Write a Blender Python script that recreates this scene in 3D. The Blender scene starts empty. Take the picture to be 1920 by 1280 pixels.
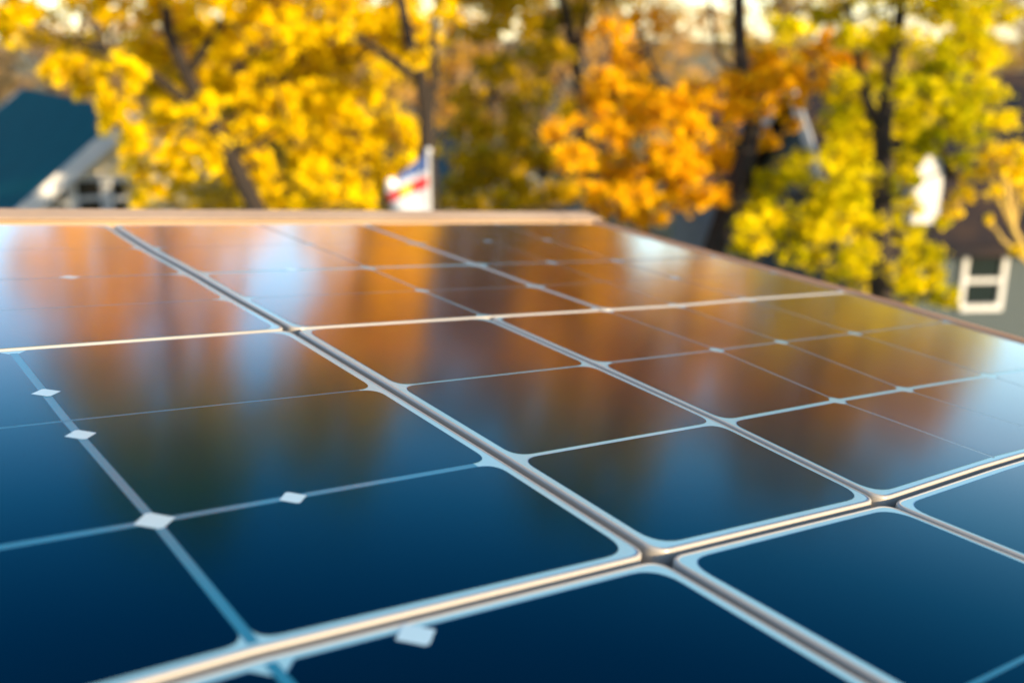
import bpy, bmesh, math, random
import numpy as np
from mathutils import Vector, Matrix

# ------------------------------------------------------------------ camera, sky, sun, exposure
scene = bpy.context.scene
COL = scene.collection
H = 6.0                      # camera height above the lawn
F = 1968.6                   # focal length in photo pixels (photo 1920 wide)
PITCH = math.radians(16.4)
S = 0.30                     # metres per panel-plane unit (camera is one unit above the panels)
R = Matrix(((0.7946144687, -0.5971764224, 0.1093991168),
            (0.0698144423, 0.2688799249, 0.9606401662),
            (-0.6030868841, -0.7557009373, 0.2553474175)))
RW = Matrix(((1, 0, 0), (0, math.sin(PITCH), -math.cos(PITCH)), (0, math.cos(PITCH), math.sin(PITCH))))
MP = RW @ R                  # panel plane axes -> world
CAM = Vector((0, 0, H))
cd = bpy.data.cameras.new('camera'); cam = bpy.data.objects.new('camera', cd); COL.objects.link(cam)
cam.location = CAM; cam.rotation_euler = (math.pi/2-PITCH, 0, 0)
cd.sensor_width = 36.0; cd.lens = 36.0*F/1920; cd.clip_end = 2000; cd.clip_start = 0.02
cd.dof.use_dof = True; cd.dof.focus_distance = 3.0*S; cd.dof.aperture_fstop = 3.4
scene.camera = cam

SUN_EL = math.radians(13); SUN_AZ = math.radians(136)   # azimuth clockwise from +Y
w = bpy.data.worlds.new('World'); scene.world = w; w.use_nodes = True
nt = w.node_tree; nt.nodes.clear()
sky = nt.nodes.new('ShaderNodeTexSky'); sky.sky_type = 'NISHITA'; sky.sun_disc = False
sky.sun_elevation = SUN_EL; sky.sun_rotation = SUN_AZ; sky.air_density = 1.0; sky.dust_density = 0.3; sky.ozone_density = 2.2
bg = nt.nodes.new('ShaderNodeBackground'); bg.inputs[1].default_value = 0.15
wo = nt.nodes.new('ShaderNodeOutputWorld')
nt.links.new(sky.outputs[0], bg.inputs[0]); nt.links.new(bg.outputs[0], wo.inputs[0])
sd = bpy.data.lights.new('sun', 'SUN'); sd.energy = 4.1; sd.angle = math.radians(0.5); sd.color = (1.0, 0.73, 0.43)
so = bpy.data.objects.new('sun', sd); COL.objects.link(so)
sdir = Vector((math.sin(SUN_AZ)*math.cos(SUN_EL), math.cos(SUN_AZ)*math.cos(SUN_EL), math.sin(SUN_EL)))
so.rotation_euler = sdir.to_track_quat('Z', 'Y').to_euler(); so.location = (20, -20, 20)
vs = scene.view_settings; vs.view_transform = 'Standard'; vs.look = 'None'; vs.exposure = 1.5; vs.gamma = 1.0; vs.use_curve_mapping = False
scene.cycles.max_bounces = 6; scene.cycles.transparent_max_bounces = 8
scene.cycles.sample_clamp_indirect = 6.0

rnd = random.Random(7); rng = np.random.default_rng(7)

# ------------------------------------------------------------------ helpers
def tag(o, label=None, cat=None, group=None, kind=None):
    if label: o['label'] = label
    if cat: o['category'] = cat
    if group: o['group'] = group
    if kind: o['kind'] = kind
    return o
def link(name, me, mat=None, parent=None):
    o = bpy.data.objects.new(name, me); COL.objects.link(o)
    if mat and me is not None: me.materials.append(mat)
    if parent is not None: o.parent = parent
    return o
def empty(name, loc=(0, 0, 0), rot=None):
    o = bpy.data.objects.new(name, None); COL.objects.link(o); o.location = loc
    if rot is not None: o.rotation_euler = rot
    o.empty_display_size = 0.2
    return o
def from_bm(name, bm, mat, parent=None, smooth=False):
    bmesh.ops.recalc_face_normals(bm, faces=bm.faces)
    me = bpy.data.meshes.new(name); bm.to_mesh(me); bm.free()
    if smooth:
        for p in me.polygons: p.use_smooth = True
    return link(name, me, mat, parent)
def px(x, y, d):
    """the point of the place seen at photo pixel (x, y) at camera depth d metres"""
    c = Vector(((x-960)/F*d, (640-y)/F*d, -d))
    return CAM + RW @ c
def add_box(bm, x0, x1, y0, y1, z0, z1, M=None):
    vs_ = [Vector((x, y, z)) for z in (z0, z1) for y in (y0, y1) for x in (x0, x1)]
    if M is not None: vs_ = [M @ v for v in vs_]
    v = [bm.verts.new(p) for p in vs_]
    for f in ((0,1,3,2),(4,5,7,6),(0,1,5,4),(2,3,7,6),(0,2,6,4),(1,3,7,5)): bm.faces.new([v[i] for i in f])
def add_tube(bm, pts, rad, n=8, cap=True):
    rings = []
    for i, p in enumerate(pts):
        p = Vector(p); a = Vector(pts[max(i-1, 0)]); b = Vector(pts[min(i+1, len(pts)-1)])
        t = (b-a).normalized() if (b-a).length > 1e-6 else Vector((0, 0, 1))
        s = t.cross(Vector((0.3, 0.9, 0.1))).normalized(); u = s.cross(t)
        r = rad[i] if isinstance(rad, (list, tuple)) else rad
        rings.append([bm.verts.new(p + r*(math.cos(2*math.pi*k/n)*s + math.sin(2*math.pi*k/n)*u)) for k in range(n)])
    for a, b in zip(rings, rings[1:]):
        for k in range(n): bm.faces.new((a[k], a[(k+1) % n], b[(k+1) % n], b[k]))
    if cap: bm.faces.new(rings[0][::-1]); bm.faces.new(rings[-1])

# ------------------------------------------------------------------ materials
def mat(name, col, rough=0.6, metal=0.0, spec=0.5, var=None, scale=3.0, bump=0.0, bscale=60.0, coat=0.0, detail=4):
    m = bpy.data.materials.new(name); m.use_nodes = True; n = m.node_tree; b = n.nodes['Principled BSDF']
    b.inputs['Base Color'].default_value = (*col, 1); b.inputs['Roughness'].default_value = rough
    b.inputs['Metallic'].default_value = metal; b.inputs['Specular IOR Level'].default_value = spec
    tc = n.nodes.new('ShaderNodeTexCoord')
    if var:
        nz = n.nodes.new('ShaderNodeTexNoise'); nz.inputs['Scale'].default_value = scale; nz.inputs['Detail'].default_value = detail
        n.links.new(tc.outputs['Object'], nz.inputs['Vector'])
        rp = n.nodes.new('ShaderNodeValToRGB'); rp.color_ramp.elements[0].position = 0.3; rp.color_ramp.elements[1].position = 0.7
        rp.color_ramp.elements[0].color = (*col, 1); rp.color_ramp.elements[1].color = (*var, 1)
        n.links.new(nz.outputs['Fac'], rp.inputs[0]); n.links.new(rp.outputs[0], b.inputs['Base Color'])
    if bump:
        nb = n.nodes.new('ShaderNodeTexNoise'); nb.inputs['Scale'].default_value = bscale
        n.links.new(tc.outputs['Object'], nb.inputs['Vector'])
        bp = n.nodes.new('ShaderNodeBump'); bp.inputs['Strength'].default_value = bump; bp.inputs['Distance'].default_value = 0.01
        n.links.new(nb.outputs['Fac'], bp.inputs['Height']); n.links.new(bp.outputs[0], b.inputs['Normal'])
    return m
def glassy(name, col, rough=0.11, ior=1.5, tint=(1, 1, 1), var=None):
    """something under the module's cover glass: its own colour plus the glass reflection"""
    m = mat(name, col, rough, 0.0, 0.5, var=var, scale=9.0)
    b = m.node_tree.nodes['Principled BSDF']; b.inputs['IOR'].default_value = ior; b.inputs['Specular Tint'].default_value = (*tint, 1)
    n = m.node_tree; tc = n.nodes.new('ShaderNodeTexCoord')
    nz = n.nodes.new('ShaderNodeTexNoise'); nz.inputs['Scale'].default_value = 14; nz.inputs['Detail'].default_value = 8
    n.links.new(tc.outputs['Object'], nz.inputs['Vector'])
    mr = n.nodes.new('ShaderNodeMapRange'); mr.inputs[3].default_value = rough*0.8; mr.inputs[4].default_value = rough*1.25
    n.links.new(nz.outputs['Fac'], mr.inputs[0]); n.links.new(mr.outputs[0], b.inputs['Roughness'])
    return m
def leaf_mat(name, cols, trans=0.45, scale=1.3, top=None, z0=6.9, z1=8.0):
    m = bpy.data.materials.new(name); m.use_nodes = True; n = m.node_tree; n.nodes.clear()
    out = n.nodes.new('ShaderNodeOutputMaterial'); mix = n.nodes.new('ShaderNodeMixShader'); mix.inputs[0].default_value = trans
    d = n.nodes.new('ShaderNodeBsdfDiffuse'); t = n.nodes.new('ShaderNodeBsdfTranslucent')
    tc = n.nodes.new('ShaderNodeTexCoord'); nz = n.nodes.new('ShaderNodeTexNoise'); nz.inputs['Scale'].default_value = scale; nz.inputs['Detail'].default_value = 2
    n.links.new(tc.outputs['Object'], nz.inputs['Vector'])
    g = n.nodes.new('ShaderNodeNewGeometry'); ma = n.nodes.new('ShaderNodeMath'); ma.operation = 'MULTIPLY_ADD'
    ma.inputs[1].default_value = 0.35
    ms = n.nodes.new('ShaderNodeMath'); ms.operation = 'SUBTRACT'; ms.inputs[1].default_value = 0.17
    n.links.new(nz.outputs['Fac'], ms.inputs[0])
    n.links.new(g.outputs['Random Per Island'], ma.inputs[0]); n.links.new(ms.outputs[0], ma.inputs[2])
    rp = n.nodes.new('ShaderNodeValToRGB'); e = rp.color_ramp.elements
    while len(e) < len(cols): e.new(0.5)
    for i, c in enumerate(cols):
        e[i].position = 0.25 + 0.5*i/(len(cols)-1); e[i].color = (*c, 1)
    n.links.new(ma.outputs[0], rp.inputs[0])
    src = rp.outputs[0]
    if top:   # the warm tint of the panel reflections is put into the upper leaves
        sp = n.nodes.new('ShaderNodeSeparateXYZ'); n.links.new(tc.outputs['Object'], sp.inputs[0])
        mz = n.nodes.new('ShaderNodeMapRange'); mz.inputs[1].default_value = z0; mz.inputs[2].default_value = z1
        n.links.new(sp.outputs[2], mz.inputs[0])
        mc = n.nodes.new('ShaderNodeMixRGB'); mc.inputs[2].default_value = (*top, 1)
        n.links.new(mz.outputs[0], mc.inputs[0]); n.links.new(src, mc.inputs[1]); src = mc.outputs[0]
    n.links.new(src, d.inputs[0]); n.links.new(src, t.inputs[0])
    n.links.new(d.outputs[0], mix.inputs[1]); n.links.new(t.outputs[0], mix.inputs[2]); n.links.new(mix.outputs[0], out.inputs[0])
    return m
def cell_mat(name, base, rough=0.135):
    """dark silicon under anti-reflective glass: hardly any mirror face-on (and blue), strong at grazing angles"""
    m = mat(name, base, 0.6, 0.0, 0.0); n = m.node_tree; b = n.nodes['Principled BSDF']; out = n.nodes['Material Output']
    fr = n.nodes.new('ShaderNodeFresnel'); fr.inputs['IOR'].default_value = 1.5
    pw = n.nodes.new('ShaderNodeMath'); pw.operation = 'POWER'; pw.inputs[1].default_value = 1.72
    mu = n.nodes.new('ShaderNodeMath'); mu.operation = 'MULTIPLY'; mu.inputs[1].default_value = 4.0
    mn = n.nodes.new('ShaderNodeMath'); mn.operation = 'MINIMUM'; mn.inputs[1].default_value = 0.9
    rp = n.nodes.new('ShaderNodeValToRGB'); rp.color_ramp.elements[0].position = 0.06; rp.color_ramp.elements[0].color = (0.0, 0.44, 0.74, 1)
    rp.color_ramp.elements[1].position = 0.34; rp.color_ramp.elements[1].color = (1, 1, 1, 1)
    e_ = rp.color_ramp.elements.new(0.20); e_.color = (0.42, 0.84, 0.95, 1); e_ = rp.color_ramp.elements.new(0.12); e_.color = (0.10, 0.62, 0.84, 1)
    gl = n.nodes.new('ShaderNodeBsdfGlossy'); mx = n.nodes.new('ShaderNodeMixShader')
    tc = n.nodes.new('ShaderNodeTexCoord'); nz = n.nodes.new('ShaderNodeTexNoise'); nz.inputs['Scale'].default_value = 14; nz.inputs['Detail'].default_value = 8
    mr = n.nodes.new('ShaderNodeMapRange'); mr.inputs[3].default_value = rough*0.85; mr.inputs[4].default_value = rough*1.2
    L = n.links.new
    L(tc.outputs['Object'], nz.inputs['Vector']); L(nz.outputs['Fac'], mr.inputs[0]); L(mr.outputs[0], gl.inputs['Roughness'])
    L(fr.outputs[0], pw.inputs[0]); L(pw.outputs[0], mu.inputs[0]); L(mu.outputs[0], mn.inputs[0]); L(mn.outputs[0], mx.inputs[0]); L(mn.outputs[0], rp.inputs[0])
    L(rp.outputs[0], gl.inputs['Color']); L(b.outputs[0], mx.inputs[1]); L(gl.outputs[0], mx.inputs[2]); L(mx.outputs[0], out.inputs['Surface'])
    return m
M = {}
M['cell'] = cell_mat('cell_silicon', (0.0001, 0.0012, 0.006))
M['backsheet'] = glassy('backsheet_white', (0.20, 0.40, 0.47), 0.12)
M['tab'] = glassy('tab_white', (0.32, 0.48, 0.54), 0.12)
M['ribbon_teal'] = glassy('ribbon_blue', (0.000, 0.12, 0.20), 0.12)
M['ribbon_dim'] = glassy('ribbon_grey', (0.12, 0.18, 0.21), 0.12)
M['frame'] = mat('anodised_frame', (0.34, 0.32, 0.28), 0.30, 0.10, 0.5)
M['rail'] = mat('mounting_metal', (0.012, 0.028, 0.036), 0.4, 0.3, 0.5)
M['board'] = mat('pale_board', (0.33, 0.23, 0.145), 0.7, var=(0.40, 0.29, 0.185), scale=4.0, bump=0.2)
M['trim'] = mat('rust_trim', (0.42, 0.20, 0.09), 0.6, var=(0.5, 0.27, 0.13), scale=6)
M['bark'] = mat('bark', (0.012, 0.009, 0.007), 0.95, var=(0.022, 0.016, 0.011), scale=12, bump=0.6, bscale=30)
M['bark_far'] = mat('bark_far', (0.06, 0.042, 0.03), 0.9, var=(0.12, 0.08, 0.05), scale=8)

# ------------------------------------------------------------------ ground
bm = bmesh.new()
for f in [(-600, 600, -600, 900)]:
    v = [bm.verts.new((x, y, 0)) for x, y in ((f[0], f[2]), (f[1], f[2]), (f[1], f[3]), (f[0], f[3]))]; bm.faces.new(v)
g = from_bm('ground', bm, mat('lawn', (0.06, 0.075, 0.02), 0.95, var=(0.22, 0.14, 0.035), scale=0.6, detail=10))
tag(g, kind='structure')

# ------------------------------------------------------------------ the solar array
LU = {'A': -0.25, 'D0': 0.6967, 'D1': 1.6194, 'D2': 2.4575, 'L3': 3.0883, 'L35': 3.5310, 'L4': 4.0317, 'L5': 4.8655}
LV = {'N': 0.18, 'M': 0.80, 'C0': 1.4301, 'C1': 2.0105, 'C2': 2.6226, 'C3': 3.2576, 'C3b': 3.7665, 'C4': 4.2004, 'C4b': 4.8038, 'C5': 5.4098}
RES = {('D0', 'C3'): (0.0118, 0.0411), ('D0', 'C1'): (0.0049, -0.013), ('D0', 'C0'): (-0.0022, 0.0179), ('D1', 'C5'): (-0.012, -0.0818), ('D1', 'C4b'): (-0.0234, -0.0688), ('D1', 'C4'): (-0.0033, 0.0116), ('D1', 'C3b'): (-0.0003, 0.0025), ('D1', 'C3'): (0.0139, 0.0537), ('D1', 'C2'): (0.0115, 0.0031), ('D1', 'C1'): (0.001, -0.0096), ('D1', 'C0'): (-0.0174, -0.0138), ('D2', 'C5'): (-0.06, -0.0773), ('D2', 'C4b'): (-0.0259, -0.0163), ('D2', 'C4'): (0.0005, 0.0184), ('D2', 'C3b'): (0.0096, -0.0123), ('D2', 'C3'): (0.0273, 0.0389), ('D2', 'C2'): (0.0232, 0.0026), ('D2', 'C1'): (0.0047, -0.0057), ('D2', 'C0'): (-0.049, -0.0443), ('L3', 'C5'): (-0.0524, -0.0692), ('L3', 'C4b'): (-0.0385, -0.0591), ('L3', 'C4'): (-0.0133, 0.0145), ('L3', 'C3b'): (-0.0037, -0.0341), ('L3', 'C3'): (0.0231, 0.021), ('L3', 'C2'): (0.0467, 0.0112), ('L3', 'C1'): (-0.0211, 0.005), ('L35', 'C4b'): (0.0305, -0.0175), ('L35', 'C4'): (0.0375, 0.0082), ('L35', 'C3'): (0.0255, 0.0079), ('L35', 'C2'): (0.0116, 0.0221), ('L35', 'C1'): (-0.0615, 0.0035), ('L4', 'C5'): (-0.025, -0.0618), ('L4', 'C4b'): (-0.03, -0.0111), ('L4', 'C4'): (-0.0018, -0.0029), ('L4', 'C3b'): (0.0175, 0.0), ('L4', 'C3'): (0.0483, 0.0322), ('L4', 'C2'): (0.0342, 0.028), ('L4', 'C1'): (0.0305, -0.0029), ('L5', 'C5'): (0.0046, -0.0699), ('L5', 'C4'): (0.03, 0.0215), ('L5', 'C3b'): (0.03, 0.0065), ('L5', 'C3'): (0.05, 0.0352), ('L5', 'C2'): (0.0204, 0.0464), ('L5', 'C4b'): (0.02, -0.02)}
UN = list(LU); VN = list(LV)
UA = np.array([LU[k] for k in UN]); VA = np.array([LV[k] for k in VN])
RG = np.zeros((len(UN), len(VN), 2))
for j, b in enumerate(VN):
    have = [RES[(a, b)] for a in UN if (a, b) in RES]
    mv = float(np.mean([h[1] for h in have])) if have else -0.02
    for i, a in enumerate(UN):
        if (a, b) in RES: RG[i, j] = RES[(a, b)]
        else: RG[i, j] = (0.0, mv)
def W(u, v):
    """the array as laid: rows and columns wander a few millimetres"""
    i = int(np.clip(np.searchsorted(UA, u)-1, 0, len(UA)-2)); j = int(np.clip(np.searchsorted(VA, v)-1, 0, len(VA)-2))
    a = min(max((u-UA[i])/(UA[i+1]-UA[i]), 0), 1); b = min(max((v-VA[j])/(VA[j+1]-VA[j]), 0), 1)
    r = (1-a)*(1-b)*RG[i, j] + a*(1-b)*RG[i+1, j] + (1-a)*b*RG[i, j+1] + a*b*RG[i+1, j+1]
    return u+r[0], v+r[1]
PROT = MP.to_euler()
def round_poly(x0, x1, y0, y1, radii, n=6, sub=10, mode='arc'):
    """outline of a rectangle; radii = corner cuts (x0y0, x1y0, x1y1, x0y1); returns list of (u, v)"""
    c = [(x0, y0, 1, 1), (x1, y0, -1, 1), (x1, y1, -1, -1), (x0, y1, 1, -1)]
    pts = []
    for k, (cx, cy, sx, sy) in enumerate(c):
        r = radii[k]
        kind = 'arc'
        if isinstance(r, tuple): r, kind = r
        # direction order so that the walk is counter-clockwise
        start = {0: (cx, cy+r), 1: (cx-r, cy), 2: (cx, cy-r), 3: (cx+r, cy)}[k]
        end = {0: (cx+r, cy), 1: (cx, cy+r), 2: (cx-r, cy), 3: (cx, cy-r)}[k]
        corner = []
        if kind == 'cham':
            corner = [start, end]
        else:
            for i in range(n+1):
                t = i/n
                # quadratic curve hugging the corner
                bx = (1-t)**2*start[0] + 2*t*(1-t)*cx + t*t*end[0]
                by = (1-t)**2*start[1] + 2*t*(1-t)*cy + t*t*end[1]
                corner.append((bx, by))
        if pts:
            p = pts[-1]; q = corner[0]
            for i in range(1, sub): pts.append((p[0]+(q[0]-p[0])*i/sub, p[1]+(q[1]-p[1])*i/sub))
        pts += corner
    p = pts[-1]; q = pts[0]
    for i in range(1, sub): pts.append((p[0]+(q[0]-p[0])*i/sub, p[1]+(q[1]-p[1])*i/sub))
    return pts

HG = {'A': 0.02, 'D1': 0.0125, 'D2': 0.008, 'L3': 0.004, 'L5': 0.0, 'C0': 0.011, 'C3': 0.005, 'C5': 0.004, 'N': 0.01}   # half gap between modules
MG = {'A': 0.04, 'D1': 0.031, 'D2': 0.021, 'L3': 0.015, 'L5': 0.012, 'C0': 0.029, 'C3': 0.015, 'C5': 0.02, 'N': 0.04}     # margin from module edge to the cells
TH = 0.045
def panel(label, ul, vl, cuts, lines, tabs=(), group='solar modules laid edge to edge on the roof'):
    """ul, vl: names of the grid lines; cuts: (row height line names) ; lines: {name: (half width, material or None)}"""
    u0 = LU[ul[0]]+HG[ul[0]]; u1 = LU[ul[-1]]-HG[ul[-1]]; v0 = LV[vl[0]]+HG[vl[0]]; v1 = LV[vl[-1]]-HG[vl[-1]]
    cu, cv = W((u0+u1)/2, (v0+v1)/2)
    root = empty('solar_panel', CAM + MP @ (S*Vector((cu, cv, -1-TH))), PROT)
    tag(root, label, 'solar panel', group)
    def P(u, v, z):
        a, b = W(u, v); return Vector(((a-cu)*S, (b-cv)*S, (z+TH)*S))
    rc = 0.05
    # frame: a rolled lip round the module with its outer side wall
    prof = [(0.0105, -0.0012), (0.009, 0.0008), (0.005, 0.0009), (0.0025, -0.0004), (0.0008, -0.0028), (0.0, -0.007), (0.0, -TH)]
    bm = bmesh.new(); rings = []
    for ins, z in prof:
        r = max(rc-ins, 0.02)
        rings.append([bm.verts.new(P(a, b, z)) for a, b in round_poly(u0+ins, u1-ins, v0+ins, v1-ins, [r]*4)])
    for a, b in zip(rings, rings[1:]):
        n = len(a)
        for k in range(n): bm.faces.new((a[k], a[(k+1) % n], b[(k+1) % n], b[k]))
    fr = from_bm('frame', bm, M['frame'], root, smooth=True)
    # backsheet under the glass
    bm = bmesh.new()
    ins = 0.0100
    bm.faces.new([bm.verts.new(P(a, b, -0.0006)) for a, b in round_poly(u0+ins, u1-ins, v0+ins, v1-ins, [rc-ins]*4)])
    bmesh.ops.triangulate(bm, faces=bm.faces)
    from_bm('backsheet', bm, M['backsheet'], root)
    # cells
    def edges(names, first, last, LL):
        e = []
        for k in range(len(names)-1):
            a = LL[names[k]] + ((HG[names[k]]+MG[names[k]]) if k == 0 else lines[names[k]][0])
            b = LL[names[k+1]] - ((HG[names[k+1]]+MG[names[k+1]]) if k == len(names)-2 else lines[names[k+1]][0])
            e.append((a, b))
        return e
    EU = edges(ul, 0, 0, LU); EV = edges(vl, 0, 0, LV)
    for i, (a0, a1) in enumerate(EU):
        for j, (b0, b1) in enumerate(EV):
            def corner(ui, vi):
                eu = ui in (0, len(ul)-1); ev = vi in (0, len(vl)-1)
                nm = (ul[ui], vl[vi])
                if nm in cuts: return cuts[nm]
                if eu and ev: return (0.075, 'arc')
                if eu: return (0.058, 'arc')
                if ev: return (0.030, 'cham')
                return (0.026, 'cham')
            rad = [corner(i, j), corner(i+1, j), corner(i+1, j+1), corner(i, j+1)]
            bm = bmesh.new()
            bm.faces.new([bm.verts.new(P(a, b, 0.0004)) for a, b in round_poly(a0, a1, b0, b1, rad)])
            bmesh.ops.triangulate(bm, faces=bm.faces)
            from_bm('cell', bm, M['cell'], root)
    # ribbons where the gap between two cells is a coloured strip
    def strip(p, q, hw, m):
        bm = bmesh.new(); n = 12; prev = None
        for k in range(n+1):
            a = p[0]+(q[0]-p[0])*k/n; b = p[1]+(q[1]-p[1])*k/n
            if abs(q[0]-p[0]) > abs(q[1]-p[1]): pr = (bm.verts.new(P(a, b-hw, 0.0001)), bm.verts.new(P(a, b+hw, 0.0001)))
            else: pr = (bm.verts.new(P(a-hw, b, 0.0001)), bm.verts.new(P(a+hw, b, 0.0001)))
            if prev: bm.faces.new((prev[0], pr[0], pr[1], prev[1]))
            prev = pr
        from_bm('ribbon', bm, m, root)
    K = 0.030
    for k, nm in enumerate(ul[1:-1], 1):
        hw, m = lines[nm]
        if not m: continue
        for j, (b0, b1) in enumerate(EV):
            ta = 0.006 if (nm, vl[j]) in cuts else -K*0.7; tb = 0.006 if (nm, vl[j+1]) in cuts else -K*0.7
            strip((LU[nm], b0-ta), (LU[nm], b1+tb), hw, M[m])
    for k, nm in enumerate(vl[1:-1], 1):
        hw, m = lines[nm]
        if not m: continue
        for j, (a0, a1) in enumerate(EU):
            ta = 0.014 if (ul[j], nm) in cuts else (-0.052 if j == 0 else -K*0.7); tb = 0.014 if (ul[j+1], nm) in cuts else (-0.052 if j == len(EU)-1 else -K*0.7)
            strip((a0-ta, LV[nm]), (a1+tb, LV[nm]), hw, M[m])
    # small white solder tabs (lozenges)
    for tu, tv, su, sv in tabs:
        bm = bmesh.new()
        pts = [(tu-su, tv), (tu-su*0.12, tv-sv), (tu+su*0.12, tv-sv), (tu+su, tv), (tu+su*0.12, tv+sv), (tu-su*0.12, tv+sv)]
        bm.faces.new([bm.verts.new(P(a, b, 0.0009)) for a, b in pts])
        from_bm('solder_tab', bm, M['tab'], root)
    return root
T_, D_, P_ = 'ribbon_teal', 'ribbon_dim', None
panel('solar panel in the bottom left corner nearest the camera', ['A', 'D0', 'D1'], ['N', 'M', 'C0'],
      {('D0', 'C0'): (0.03, 'cham')}, {'D0': (0.011, T_), 'M': (0.008, T_)}, tabs=[(0.963, 1.372, 0.042, 0.036)])
panel('dark blue solar panel at the bottom right centre, wedged between the two long grooves', ['D1', 'D2'], ['N', 'M', 'C0'], {}, {'M': (0.006, T_)})
panel('solar panel at the right edge of the photo, below the far gold strip', ['D2', 'L35', 'L5'], ['N', 'M', 'C0'], {}, {'L35': (0.006, D_), 'M': (0.006, T_)})
panel('large dark blue solar panel on the left with white lozenges along its slanting blue line', ['A', 'D0', 'D1'], ['C0', 'C1', 'C2', 'C3'],
      {('D0', 'C2'): (0.002, 'cham'), ('D0', 'C1'): (0.006, 'cham'), ('D0', 'C0'): (0.045, 'arc')}, {'D0': (0.011, T_), 'C1': (0.011, T_), 'C2': (0.0035, T_)},
      tabs=[(0.700, 2.845, 0.038, 0.030), (0.700, 2.52, 0.038, 0.031), (1.010, 2.006, 0.034, 0.031), (0.697, 2.0105, 0.044, 0.040)])
panel('middle solar panel of three cells in sharp focus between the two long grooves', ['D1', 'D2'], ['C0', 'C1', 'C2', 'C3'], {}, {'C1': (0.009, P_), 'C2': (0.0045, P_)})
panel('solar panel on the right with a grid of brown reflections and small white lozenges', ['D2', 'L3', 'L35', 'L4', 'L5'], ['C0', 'C1', 'C2', 'C3'],
      {('L3', 'C0'): (0.002, 'cham'), ('L4', 'C0'): (0.002, 'cham'), ('L35', 'C0'): (0.002, 'cham')}, {'L3': (0.006, D_), 'L35': (0.006, D_), 'L4': (0.007, D_), 'C1': (0.011, P_), 'C2': (0.009, D_)})
panel('far left solar panel reflecting orange trees below the wooden board', ['A', 'D1'], ['C3', 'C3b', 'C4', 'C4b', 'C5'], {}, {'C3b': (0.004, D_), 'C4': (0.008, D_), 'C4b': (0.004, D_)},
      tabs=[(1.125, 4.205, 0.045, 0.03)])
panel('far middle solar panel split by a slanting thin line with pale lozenges', ['D1', 'D2', 'L3'], ['C3', 'C3b', 'C4', 'C4b', 'C5'], {}, {'D2': (0.011, D_), 'C3b': (0.004, D_), 'C4': (0.014, P_), 'C4b': (0.004, D_)},
      tabs=[(2.07, 4.205, 0.04, 0.03)])
panel('far right solar panel under the end of the wooden board, reflecting brown trees', ['L3', 'L35', 'L4', 'L5'], ['C3', 'C3b', 'C4', 'C4b', 'C5'], {('L35', 'C3b'): (0.002, 'cham')}, {'L35': (0.005, D_), 'L4': (0.010, D_), 'C3b': (0.004, D_), 'C4': (0.015, D_), 'C4b': (0.004, D_)})

# the building under the panels: roof deck with trim, walls to the lawn
def PW(u, v, z):
    a, b = W(u, v); return CAM + MP @ (S*Vector((a, b, -1+z)))
bld = empty('garage', (PW(2, 2.6, -0.1).x, PW(2, 2.6, -0.1).y, 0))
tag(bld, 'low garage roof carrying the solar panels, its thin brown edge on the right', 'building')
binv = Matrix.Translation(-Vector(bld.location))
bm = bmesh.new()
zt, zb = -TH-0.003, -TH-0.16
oc = [(-0.5, 0.02), (4.9, 0.02), (4.9, 5.60), (-0.5, 5.60)]
def CC(u, v, z): return binv @ (CAM + MP @ (S*Vector((u, v, -1+z))))
top = [bm.verts.new(CC(u, v, zt)) for u, v in oc]; bot = [bm.verts.new(CC(u, v, zb)) for u, v in oc]
bm.faces.new(top); bm.faces.new(bot)
for k in range(4): bm.faces.new((top[k], top[(k+1) % 4], bot[(k+1) % 4], bot[k]))
from_bm('roof', bm, M['rail'], bld)
bm = bmesh.new()
wc = [(-0.4, 0.12), (4.8, 0.12), (4.8, 5.42), (-0.4, 5.42)]
top = [bm.verts.new(CC(u, v, zb-0.004)) for u, v in wc]; bot = [bm.verts.new(Vector((t.co.x, t.co.y, 0))) for t in top]
for k in range(4): bm.faces.new((top[k], top[(k+1) % 4], bot[(k+1) % 4], bot[k]))
from_bm('wall', bm, mat('garage_wall', (0.45, 0.42, 0.38), 0.8, var=(0.5, 0.47, 0.42)), bld)
# thin rust-brown edge trim along the right side
bm = bmesh.new(); prof = [(0.004, -TH), (0.004, 0.006), (0.010, 0.012), (0.036, 0.012), (0.042, 0.004), (0.042, -0.10), (0.036, -0.10)]
rings = []
for k in range(25):
    v = 0.1 + (5.44-0.1)*k/24
    rings.append([bm.verts.new(binv @ PW(4.8655+a, v, z)) for a, z in prof])
for a, b in zip(rings, rings[1:]):
    for k in range(len(prof)): bm.faces.new((a[k], a[(k+1) % len(prof)], b[(k+1) % len(prof)], b[k]))
bm.faces.new(rings[0]); bm.faces.new(rings[-1][::-1])
from_bm('edge_trim', bm, M['trim'], bld)
# two lengths of pale board along the top
def board(ua, ub, label, cutb=0.0):
    prof = [(5.50, -0.05), (5.50, 0.006), (5.428, 0.006), (5.428, 0.0105), (5.432, 0.0125), (5.57, 0.034), (5.58, 0.035), (5.595, 0.032), (5.595, -0.05)]
    base = CAM + MP @ (S*Vector(((ua+ub)/2, 5.52, -1-0.05)))
    bm = bmesh.new(); Mi = Matrix.Translation(-base)
    def pt_(u, v, z): return Mi @ (CAM + MP @ (S*Vector((u, v, -1+z))))
    n = 24; rings = []
    for k in range(n+1):
        u = ua+(ub-ua)*k/n
        rings.append([bm.verts.new(pt_(u-(cutb*(v-5.425)/0.19 if k == n else 0), v, z)) for v, z in prof])
    m = len(prof)
    for a, b in zip(rings, rings[1:]):
        for k in range(m): bm.faces.new((a[k], a[(k+1) % m], b[(k+1) % m], b[k]))
    bm.faces.new(rings[0]); bm.faces.new(rings[-1][::-1])
    o = from_bm('wooden_board', bm, M['board']); o.location = base
    tag(o, label, 'board', 'boards along the top edge of the roof')
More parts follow.
